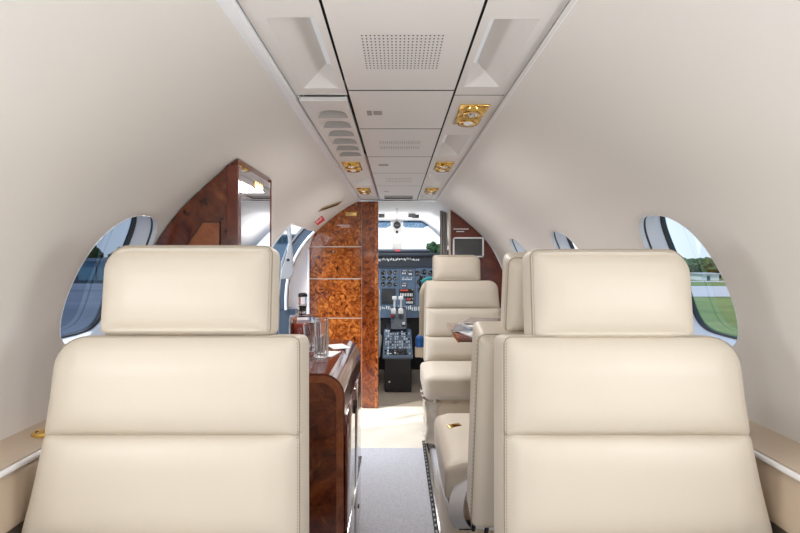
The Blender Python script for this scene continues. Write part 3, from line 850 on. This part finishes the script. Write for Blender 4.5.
for k in range(9): mb.box(-.115+.025*k, -.100+.025*k+(.004 if k % 3 else 0), -.010, .010, .002, .003)
mb.build('marking', gapm, t)['kind'] = 'stuff'

# gold ashtray in the left ledge
t = empty('ashtray', (-.722, 1.09, -.3595), 0, 'round gold ashtray lid set in the left side ledge', 'ashtray')
t.scale = (.62,.62,.8)
MB().lathe([(.0,.004),(.022,.004),(.026,.007),(.032,.007),(.036,.003),(.036,-.002)], n=32).build('rim', gold, t, smooth=True)
MB().lathe([(0,.009),(.012,.008),(.018,.005)], n=24).build('lid', bronze, t, smooth=True)

# ------------------------------------------------------------------ table and magazines (right)
t = empty('folding_table', (.45, 2.5, -.34), 0, 'glossy wood folding table pulled out from the right wall behind the middle seat', 'table')
W(MB().box(.262, .672, 2.22, 2.76, -.352, -.334, bev=.005), 'tabletop', mahog, smooth=True)
W(MB().box(.255, .265, 2.24, 2.74, -.356, -.332, bev=.003), 'edge_rail', edgeband, smooth=True)
W(MB().box(.60, .672, 2.40, 2.60, -.46, -.352, bev=.004), 'bracket', steel, smooth=True)
cols = [(.78,.80,.84),(.10,.13,.2),(.55,.5,.48),(.86,.87,.9),(.25,.2,.2)]
labs = ['magazine with a pale cover on the table, nearest its left corner','dark magazine fanned under the pale one on the table','grey magazine in the middle of the fanned stack on the table','white magazine on top of the fanned stack on the table','dark brown magazine at the far end of the table']
for k, (x, y, a) in enumerate(((.37,2.36,.25),(.35,2.47,-.15),(.40,2.55,.1),(.44,2.42,.5),(.43,2.64,-.3))):
    z = -.3335+.0052*k
    mm = mat('cover', cols[k], .2); mottled(mm, cols[k], tuple(min(1, c*.35+.1) for c in cols[k]), 18, 3, .48, .52)
    t = empty('magazine', (x, y, z), a, labs[k], 'magazine')
    MB().box(-.085,.085,-.11,.11,0,.004).build('pages', paper, t); MB().box(-.086,.086,-.111,.111,.004,.005).build('cover', mm, t)

# ------------------------------------------------------------------ cockpit
def roofprof(Y):
    k = (Y-YD)/(5.25-YD); P = []
    for i in range(25):
        p = sec(STOT*.44*i/24)[0]; P.append((p.x*(1-.14*k), p.y-.045*k))
    return [(-x, z) for x, z in P[::-1]]+[(0, ZC-.004-.045*k)]+P
mb = MB(); ys = [YD+.0+ (5.25-YD)*i/10 for i in range(11)]; rows = [roofprof(y) for y in ys]; n = len(rows[0])
mb.add([(x, y, z) for y, r in zip(ys, rows) for x, z in r], [(i*n+j, i*n+j+1, (i+1)*n+j+1, (i+1)*n+j) for i in range(10) for j in range(n-1)])
o = mb.build('ceiling_cockpit', plastic, None, smooth=True, ang=60); tag(o, kind='structure')
MB().tube([(0, y, ZC-.006-.045*(y-YD)/1.52) for y in (YD+.4, 4.5, 5.2)], .003, 6).build('seam', greyv, o)
for x, y in ((-.135,4.55),(.125,4.5),(.16,4.6)):
    MB().box(x-.03, x+.03, y-.02, y+.02, .345, .372, bev=.004).build('clip', black, o, smooth=True)
# nose walls below the side windows, pillars
for side, nm in ((-1,'wall_cockpit_left'),(1,'wall_cockpit_right')):
    mb = MB()
    mb.prism([(side*.70,YD+.05),(side*.60,5.25),(side*.62,5.25),(side*.72,YD+.05)], 2, ZF, -.02)
    mb.prism([(side*.66,YD+.05),(side*.645,YD+.42),(side*.665,YD+.42),(side*.68,YD+.05)], 2, -.02, .16)
    mb.prism([(side*.535,5.14),(side*.52,5.25),(side*.60,5.25),(side*.61,5.14)], 2, -.02, .36)
    o = mb.build(nm, headliner); tag(o, kind='structure')
# windshield: header, post, sill, panes
wf = empty('window_%d' % (wn+1)); tag(wf, kind='structure')
P = [(-.046,5.10,0),( .046,5.10,0)]
MB().box(-.046, .046, 5.14, 5.24, -.05, .38, bev=.008).build('window_post', headliner, wf, smooth=True)
MB().box(-.60, .60, 5.18, 5.26, .350, .40).build('window_header', headliner, wf)
MB().box(-.62, .62, 5.2, 5.26, ZF, .02).build('window_sill', panelk, wf)
for a, b in ((-.53,-.046),(.046,.53)):
    MB().box(a, b, 5.215, 5.225, .02, .352).build('window_pane', clear, wf)
for lb, a, b in (('smoked sun visor at the top of the left windshield', -.30, -.055), ('smoked sun visor at the top of the right windshield', .055, .30)):
    t = empty('sun_visor', ((a+b)/2, 5.12, .37), 0, lb, 'sun visor')
    P = [(a-(a+b)/2+.006,-.01),(a-(a+b)/2,-.060),(a-(a+b)/2+.02,-.078),(b-(a+b)/2-.05,-.082),(b-(a+b)/2,-.06),(b-(a+b)/2-.01,-.01)]
    MB().prism(P, 1, -.003, .003).build('shade', visorm, t)
    MB().tube([(a-(a+b)/2,0,-.008),(b-(a+b)/2,0,-.008)], .005, 8).build('rod', steel, t, smooth=True)
t = MB().tube([(.12,5.08,.27),(.30,5.08,.262)], .008, 8).build('grab_handle', white, None, smooth=True); tag(t, 'thin white bar hanging below the right windshield visor', 'handle')
t = empty('compass', (0, 5.10, .315), 0, 'round black standby compass on the windshield centre post', 'compass')
MB().lathe([(0,-.02),(.026,-.018),(.034,-.006),(.034,.03),(.02,.04),(0,.04)], n=28, M=Matrix.Rotation(-PI/2,4,'X')).build('housing', blackg, t, smooth=True)
MB().lathe([(0,-.012),(.012,-.01),(.013,.03)], (0,0,-.065), n=20, M=Matrix.Rotation(-PI/2,4,'X')).build('lamp', black, t, smooth=True)

# instrument panel
t = empty('instrument_panel', (0, 4.95, ZF), 0, 'blue-grey cockpit instrument panel full of dials, radios and dark screens', 'instrument panel')
def pz(y, Y=4.95): return (VY-y)*Y/F
def pxx(x, Y=4.95): return (x-VX)*Y/F
W(MB().box(-.56, .56, 4.955, 5.02, pz(318), pz(262), bev=.004), 'fascia', panelb)
W(MB().box(-.58, .58, 4.90, 5.19, pz(256.5), pz(253), bev=.008).box(-.30, .30, 4.93, 5.15, pz(253), pz(249.2), bev=.006), 'glareshield', panelk, smooth=True)
W(MB().box(-.57, .57, 4.935, 4.99, pz(267), pz(256), bev=.003), 'annunciator_panel', panelk)
def disp(mb, x0, x1, y0, y1, d=.006, Y=4.955):
    mb.box(pxx(x0), pxx(x1), Y-d, Y+.001, pz(y1), pz(y0))
mb = MB(); random.seed(3)
for i in range(26):
    x = -.17+.0145*i+random.uniform(-.002,.002); h = random.choice((.010,.016,.02)); z = pz(259.5)+random.uniform(-.008,.008)
    mb.box(x, x+random.uniform(.005,.011), 4.928, 4.935, z-h/2, z+h/2)
o = W(mb, 'button', labelw); o['kind'] = 'stuff'
W(MB().box(-.012, .028, 4.926, 4.93, pz(251.6), pz(250)), 'warning_light', redm)
# dials
def dial(x, y, r=.018, m=blackg):
    c = Vector((pxx(x), 4.955, pz(y)))
    g = W(MB().lathe([(0,.001),(r*.86,.001),(r,.004),(r*1.1,.004),(r*1.1,-.004)], tuple(c), 24, M=Matrix.Rotation(PI/2,4,'X')), 'dial', m, smooth=True)
    mb = MB(); a = random.uniform(0, 2*PI)
    mb.tube([c+Vector((0,-.004,0)), c+Vector((r*.8*math.cos(a), -.004, r*.8*math.sin(a)))], .0016, 5)
    for k in range(8):
        b = a+.6+k*.42; mb.tube([c+Vector((r*.62*math.cos(b),-.003,r*.62*math.sin(b))), c+Vector((r*.82*math.cos(b),-.003,r*.82*math.sin(b)))], .0010, 4)
    W(mb, 'pointer', labelw, parent=g)
for j, y in enumerate((272.5, 278.5, 284.2)):
    for i, x in enumerate((383.6, 389.6, 395.3)): dial(x, y, .020 if i < 2 else .018)
for x, y in ((374,274),(374,282),(368,278),(419.5,282),(420.5,290),(424.5,279),(427,287),(417.5,273.5),(424,272),(431,273)): dial(x, y, .022)
def radio(x0, x1, y0, y1, face, digits, red=False):
    mb = MB(); disp(mb, x0, x1, y0, y1, .008); g = W(mb, 'radio', face)
    mb = MB(); n = int((x1-x0)/1.6)
    for i in range(n):
        xx = x0+.6+(x1-x0-1.2)*i/n
        if digits: disp(mb, xx, xx+.9, y1-(y1-y0)*.5, y1-(y1-y0)*.15, .010)
    for i in range(3): xx = x0+1+(x1-x0-3)*i/2; disp(mb, xx, xx+1.5, y0+.5, y0+1.1, .010)
    W(mb, 'digits', labelw, parent=g)['kind'] = 'stuff'
    if red:
        mb = MB(); disp(mb, x0+.5, x0+(x1-x0)*.6, y0+.6, y0+2.0, .0105); W(mb, 'readout', emit('red_readout', (.5,.06,.03), .35), parent=g)
radio(401.5,407,270,275,panelk,True); radio(408,412.8,270,276,panelk,True); radio(401.5,412.8,277,280.5,panelb,True); radio(401.5,407,282.5,287,panelk,True)
radio(399.5,413.8,289,297.5,blackg,True,True); radio(405.8,413.8,298,304.5,blackg,True,True)
mb = MB(); disp(mb, 381.8, 395.6, 288.5, 304, .010); g = W(mb, 'radar_bezel', panelk)
mb = MB(); disp(mb, 383.4, 394.2, 290, 302.2, .012); W(mb, 'radar_screen', screen, parent=g)
mb = MB()
for i in range(22):
    xx = 378+2.0*i+random.uniform(-.3,.3); disp(mb, xx, xx+random.choice((.8,1.2)), 306.5+random.uniform(-1,1), 309.5+random.uniform(-1,1.5), .009)
W(mb, 'switch', labelw)['kind'] = 'stuff'
mb = MB()
for (a,b,c,d) in ((380.5,414.5,268.6,269.0),(399,399.3,270,304),(415,415.4,268,310),(380.8,381.1,270,304)): disp(mb, a, b, c, d, .003)
W(mb, 'panel_seam', gapm)
W(MB().box(-.56,.56,4.99,5.02,ZF,pz(312)), 'kick_panel', black)

# control yokes
def yoke(x, label):
    t = empty('control_yoke', (x, 4.80, -.26), 0, label, 'control yoke')
    MB().tube([(0,.15,-.02),(0,.0,0)], .014, 10).build('column', blackg, t, smooth=True)
    pts = [(-.12,0,.10),(-.135,0,.04),(-.12,0,-.02),(-.06,0,-.035),(0,0,-.03),(.06,0,-.035),(.12,0,-.02),(.135,0,.04),(.12,0,.10)]
    MB().tube(pts, .014, 10).build('wheel', blackg, t, smooth=True)
    MB().box(-.035,.035,-.02,.02,-.05,.0,bev=.006).build('hub', black, t, smooth=True)
yoke(.34, 'black control yoke in front of the right cockpit seat'); yoke(-.34, 'black control yoke in front of the left cockpit seat')

# centre pedestal
t = empty('centre_pedestal', (0, 4.15, ZF), 0, 'black cockpit centre pedestal with blue-grey switch decks and white throttle levers', 'pedestal')
W(MB().prism([(4.15,ZF+.002),(4.15,-.79),(4.16,-.775),(4.68,-.625),(4.93,-.60),(4.93,ZF+.002)], 0, -.098, .112), 'housing', black, bev=.006)
W(MB().prism([(4.15,-.782),(4.16,-.768),(4.66,-.622),(4.66,-.634),(4.17,-.79)], 0, -.112, .124), 'deck', mat('deck_blue_black', (.07,.11,.17), .45))
W(MB().prism([(4.62,-.64),(4.60,-.615),(4.72,-.45),(4.93,-.45),(4.93,-.64)], 0, -.055, .085), 'quadrant', panelk, bev=.004)
def deckp(u, v, h): # u across, v along slope 0..1
    return Vector((-.10+.21*u, 4.17+.48*v, -.768+.142*v+h))
mb = MB(); mk = MB(); random.seed(11)
for j in range(9):
    for i in range(11):
        if random.random() < .25: continue
        p = deckp((i+.5)/11, (j+.6)/9.4, 0); s = random.uniform(.0035,.008)
        (mb if random.random() < .75 else mk).box(p.x-s, p.x+s, p.y-s*1.4, p.y+s*1.4, p.z-.004, p.z+random.uniform(.006,.016))
W(mb, 'switch', labelw)['kind'] = 'stuff'; W(mk, 'knob', blackg)['kind'] = 'stuff'
W(MB().prism([(4.185,-.768),(4.185,-.755),(4.27,-.728),(4.27,-.742)], 0, -.065, .078), 'radio_face', blackg)
for x in (-.022, .035):
    W(MB().tube([(x,4.70,-.50),(x,4.68,-.42),(x,4.67,-.36)], .009, 8), 'throttle_lever', labelw, smooth=True)
W(MB().box(-.042,-.002,4.65,4.69,-.365,-.335,bev=.006).box(.012,.056,4.65,4.69,-.365,-.335,bev=.006), 'throttle_knob', labelw, smooth=True)
W(MB().box(-.052,-.010,4.63,4.66,-.485,-.44,bev=.006).box(.012,.055,4.63,4.66,-.485,-.44,bev=.006), 'lever_guard', labelw, smooth=True)
W(MB().lathe([(0,-.012),(.010,-.01),(.012,0),(0,.004)], (-.045,4.61,-.50), 14, M=Matrix.Rotation(PI/2,4,'X')), 'red_knob', redm, smooth=True)
W(MB().box(.045,.07,4.605,4.62,-.575,-.555), 'placard', labelw)
W(MB().lathe([(0,-.004),(.008,-.004),(.008,.0),(0,.001)], (-.06,4.149,ZF+.08), 14, M=Matrix.Rotation(PI/2,4,'X')), 'lock', chrome, smooth=True)

# pilots' seats
sheep = mat('sheepskin', (.80, .76, .72), .95); bump(sheep, 90, 1.0, .01, 4)
def pseat(x, label, cover, m):
    t = empty('pilot_seat', (x, 4.28, ZF), 0, label, 'seat')
    cu = Cushion(.44, .66, .11, .04, (.14,.14,.02,.02), .004, [], 0, step=.02, back_puff=.01)
    upholstery('backrest', cu, m, t, (0, .02, .56), math.radians(8))
    cc = Cushion(.44, .44, .11, .04, (.04,)*4, .01, [], 0, step=.03)
    c = cc.mb().build('seat_cushion', m, t, smooth=True, ang=180); c.rotation_euler = (-PI/2, 0, 0); c.location = (0, .30, .32)
    MB().box(-.16,.16,.06,.5,.0,.27,bev=.02).build('pedestal', black, t, smooth=True)
    return t
p1 = pseat(.400, 'tan right pilot seat, mostly hidden behind the distant cream seat', None, leather2)
p2 = pseat(-.355, 'sheepskin left pilot seat, a sliver beside the burl column', None, sheep)
# blue bottle by the pilot seat
t = empty('water_bottle', (.172, 4.05, -.63), 0, 'blue bottle tucked against the pilot seat above the pedestal side', 'bottle')
MB().lathe([(0,-.045),(.028,-.045),(.031,-.03),(.031,.025),(.02,.04),(.012,.043),(0,.043)], n=24).build('bottle_body', bluem, t, smooth=True)
MB().box(-.035,.05,-.03,.03,-.12,-.046,bev=.004).build('holder', leather2, t)
o = MB().tube([px(421,282,4.1), px(426,279.5,4.1), px(434,278,4.1)], [.010,.016,.012], 10).build('rolled_cloth', teal, None, smooth=True)
tag(o, 'sliver of turquoise cloth over the right pilot seat, beside the headrest', 'cloth')

# ------------------------------------------------------------------ outside
GZ = -1.95; TL = .014
def gz(y): return GZ-TL*y
grass = mat('grass', (.15,.24,.05), .95); mottled(grass, (.10,.17,.03), (.22,.28,.07), .6, 8, .3, .7); bump(grass, 3, .8, .2)
tarmac = mat('tarmac', (.30,.32,.36), .9); mottled(tarmac, (.20,.22,.26), (.36,.38,.43), .25, 6, .35, .65, stretch=(1,.12,1)[::-1] if False else (.12,1,1))
road = mat('road', (.55,.52,.50), .9); leaf = mat('foliage', (.07,.10,.05), .9); mottled(leaf, (.025,.06,.02), (.11,.17,.05), 1.2, 6); bump(leaf, 2, 1, .3)
hang = mat('hangar_sheet', (.14,.29,.36), .6); hang2 = mat('hangar_pale', (.18,.24,.30), .6); hroof = mat('hangar_roof', (.55,.56,.58), .6); wbd = mat('white_building', (.8,.8,.8), .7)
darkw = mat('dark_window', (.05,.10,.12), .3)
def plane(name, m, x0, x1, y0, y1, dz=0):
    o = MB().add([(x0,y0,gz(y0)+dz),(x1,y0,gz(y0)+dz),(x1,y1,gz(y1)+dz),(x0,y1,gz(y1)+dz)], [(0,1,2,3)]).build(name, m); return tag(o, kind='structure')
plane('ground', grass, -400, 400, -200, 500)
plane('apron', tarmac, -400, 6, -200, 62, .02)
plane('taxiway', road, 6, 400, 33, 50, .02)
plane('perimeter_road', road, 6, 400, 62, 66, .02)
def tree(x, y, h, w, label, group):
    t = empty('tree', (x, y, gz(y)), 0, label, 'tree', group)
    MB().tube([(0,0,0),(.05,0,h*.35),(0,.05,h*.6)], [w*.06,w*.045,w*.03], 8).build('trunk', mahog, t)
    bm = bmesh.new()
    for k in range(7):
        r = w*random.uniform(.26,.42); c = Vector((random.uniform(-.38,.38)*w, random.uniform(-.3,.3)*w, h*random.uniform(.42,.85)))
        M_ = Matrix.Translation(c) @ Matrix.Diagonal((r, r, min(r, h-c.z), 1))
        g = bmesh.ops.create_icosphere(bm, subdivisions=3, radius=1, matrix=M_)
        for v in g['verts']:
            d = (v.co-c); v.co += d*noise.noise(v.co*2.2)*.5
    MB().bm(bm).build('crown', leaf, t, smooth=False)
random.seed(21)
for k in range(11): tree(30+k*4.4, 78+random.uniform(-3,3), random.uniform(2.3,3.3), 4.2, 'dark green tree in the row across the field, through the right window', 'trees across the field on the right')
for k in range(14): tree(-66+k*2.9, 84+(k%2)*6, random.uniform(4.6,5.8), 3.8, 'dark tree behind the teal hangar, through the left window', 'trees behind the hangar')
for k in range(5): tree(2.4+k*1.9, 60+random.uniform(-1,1), (3.6,5.0,4.4,4.8,4.2)[k], 1.9, 'green tree beyond the nose, through the right windshield', 'trees beyond the windshield')
t = empty('hangar', (-34, 58, gz(58)), 0, 'long low teal hangar across the apron, through the left window', 'building')
MB().box(-14, 6, 0, 10, 0, 2.4).build('wall', hang, t)
mb = MB()
for k in range(9): mb.box(-13.5+2.1*k, -13.35+2.1*k, -.06, 0, 0, 2.4)
mb.build('wall_rib', darkw, t)['kind'] = 'stuff'
MB().box(-14.2, 6.2, -.3, 10.2, 2.4, 2.75).build('roof', hang2, t)
MB().box(-14, 6, -.1, 0, 0, .35).build('plinth', darkw, t)
t = empty('terminal', (-9.2, 38, gz(38)), 0, 'blue-grey building with a band of small windows, seen through the entry door', 'building')
MB().box(-3, 2.2, 0, 6, 0, 4.1).build('wall', hang2, t)
for k in range(3): MB().box(.35+.36*k, .62+.36*k, -.05, 0, 3.55, 3.95).build('window', darkw, t)
MB().box(-3.2, 2.4, -.3, 6.2, 4.1, 4.2).build('roof', hroof, t)
t = empty('airport_building', (41.5, 69, gz(69)), 0, 'small white building below the trees, through the right window', 'building')
MB().box(-2, .2, 0, 3, 0, .8).build('wall', wbd, t); MB().box(-2.2, .4, -.2, 3.2, .8, .95).build('roof', hroof, t)
MB().box(-1.4,-1.0,-.05,0,0,.6).build('door', darkw, t)

# ------------------------------------------------------------------ light
w = bpy.data.worlds.new('sky'); sc.world = w; w.use_nodes = True; nt = w.node_tree
bg = nt.nodes['Background']; tc = nt.nodes.new('ShaderNodeTexCoord'); sp = nt.nodes.new('ShaderNodeSeparateXYZ')
ra = nt.nodes.new('ShaderNodeValToRGB'); e = ra.color_ramp.elements
e[0].position = 0; e[0].color = (.66,.80,.95,1); e[1].position = .6; e[1].color = (.30,.52,.86,1)
x = e.new(.14); x.color = (.56,.74,.94,1)
rb = nt.nodes.new('ShaderNodeValToRGB'); rb.color_ramp.elements[0].position = .86; rb.color_ramp.elements[1].position = .98
mx = nt.nodes.new('ShaderNodeMixRGB'); mx.inputs[2].default_value = (1.25,1.27,1.3,1)
cl = nt.nodes.new('ShaderNodeTexNoise'); cl.inputs['Scale'].default_value = 3; cl.inputs['Detail'].default_value = 6
nt.links.new(tc.outputs['Generated'], sp.inputs[0]); nt.links.new(sp.outputs[2], ra.inputs[0]); nt.links.new(sp.outputs[1], rb.inputs[0])
nt.links.new(rb.outputs[0], mx.inputs[0]); nt.links.new(ra.outputs[0], mx.inputs[1]); nt.links.new(mx.outputs[0], bg.inputs[0])
bg.inputs[1].default_value = 1.0
def light(kind, name, loc, rot, energy, size=None, col=(1,1,1), sy=None):
    d = bpy.data.lights.new(name, kind); d.energy = energy; d.color = col
    if kind == 'AREA':
        d.shape = 'RECTANGLE'; d.size = size; d.size_y = sy or size
    if kind == 'SUN': d.angle = math.radians(2)
    o = bpy.data.objects.new(name, d); C.objects.link(o); o.location = loc; o.rotation_euler = rot
    return o
light('SUN', 'sun', (0,0,10), (math.radians(38), 0, math.radians(-55)), 2.0, col=(1,.96,.9))
light('AREA', 'aft_fill', (0,-1.1,-.15), (math.radians(92),0,0), 2.6, 1.1, (1,.97,.93), .5)  # soft fill added behind the camera, not a cabin fixture
for s in (-1,1):
    for y_, e_ in ((.48,3.2),(-.35,3.5)): light('AREA', 'window_daylight', (s*.70,y_,-.04), (0, s*math.radians(80), 0), e_, .26, (.95,.98,1), .3)
light('AREA', 'entry_daylight', (-1.35,3.25,.85), (0,math.radians(-42),0), 42, .8, (.95,.98,1), .8)
light('AREA', 'cockpit_up_fill', (0,4.75,.10), (math.radians(170),0,0), 3.5, .8, (.95,.98,1), .5)  # unseen upward fill added to brighten the cockpit roof
light('AREA', 'cockpit_down_fill', (0,4.3,.36), (math.radians(15),0,0), 4, .5, (.95,.98,1), .3)  # added downward fill for the cockpit, no fixture modelled
for y in (1.9, 2.9): light('AREA', 'cabin_fill', (CX,y,ZC-.02), (0,0,0), 4.5, .22, (1,.97,.94), .5)  # added fills under the ceiling that brighten the forward cabin

cam = bpy.data.cameras.new('camera'); co = bpy.data.objects.new('camera', cam); C.objects.link(co); sc.camera = co
cam.sensor_width = 36; cam.lens = F/800*36; co.location = (0,0,0); co.rotation_euler = (PI/2, 0, 0)
cam.shift_x = (400-VX)/800; cam.shift_y = -(266.5-VY)/800; cam.clip_start = .02; cam.clip_end = 2000
sc.view_settings.view_transform = 'Standard'; sc.view_settings.look = 'None'; sc.view_settings.gamma = 1; sc.view_settings.exposure = .31
sc.view_settings.use_curve_mapping = False
sc.cycles.use_denoising = True; sc.cycles.max_bounces = 12; sc.cycles.diffuse_bounces = 6; sc.cycles.transparent_max_bounces = 12; sc.cycles.sample_clamp_indirect = 5
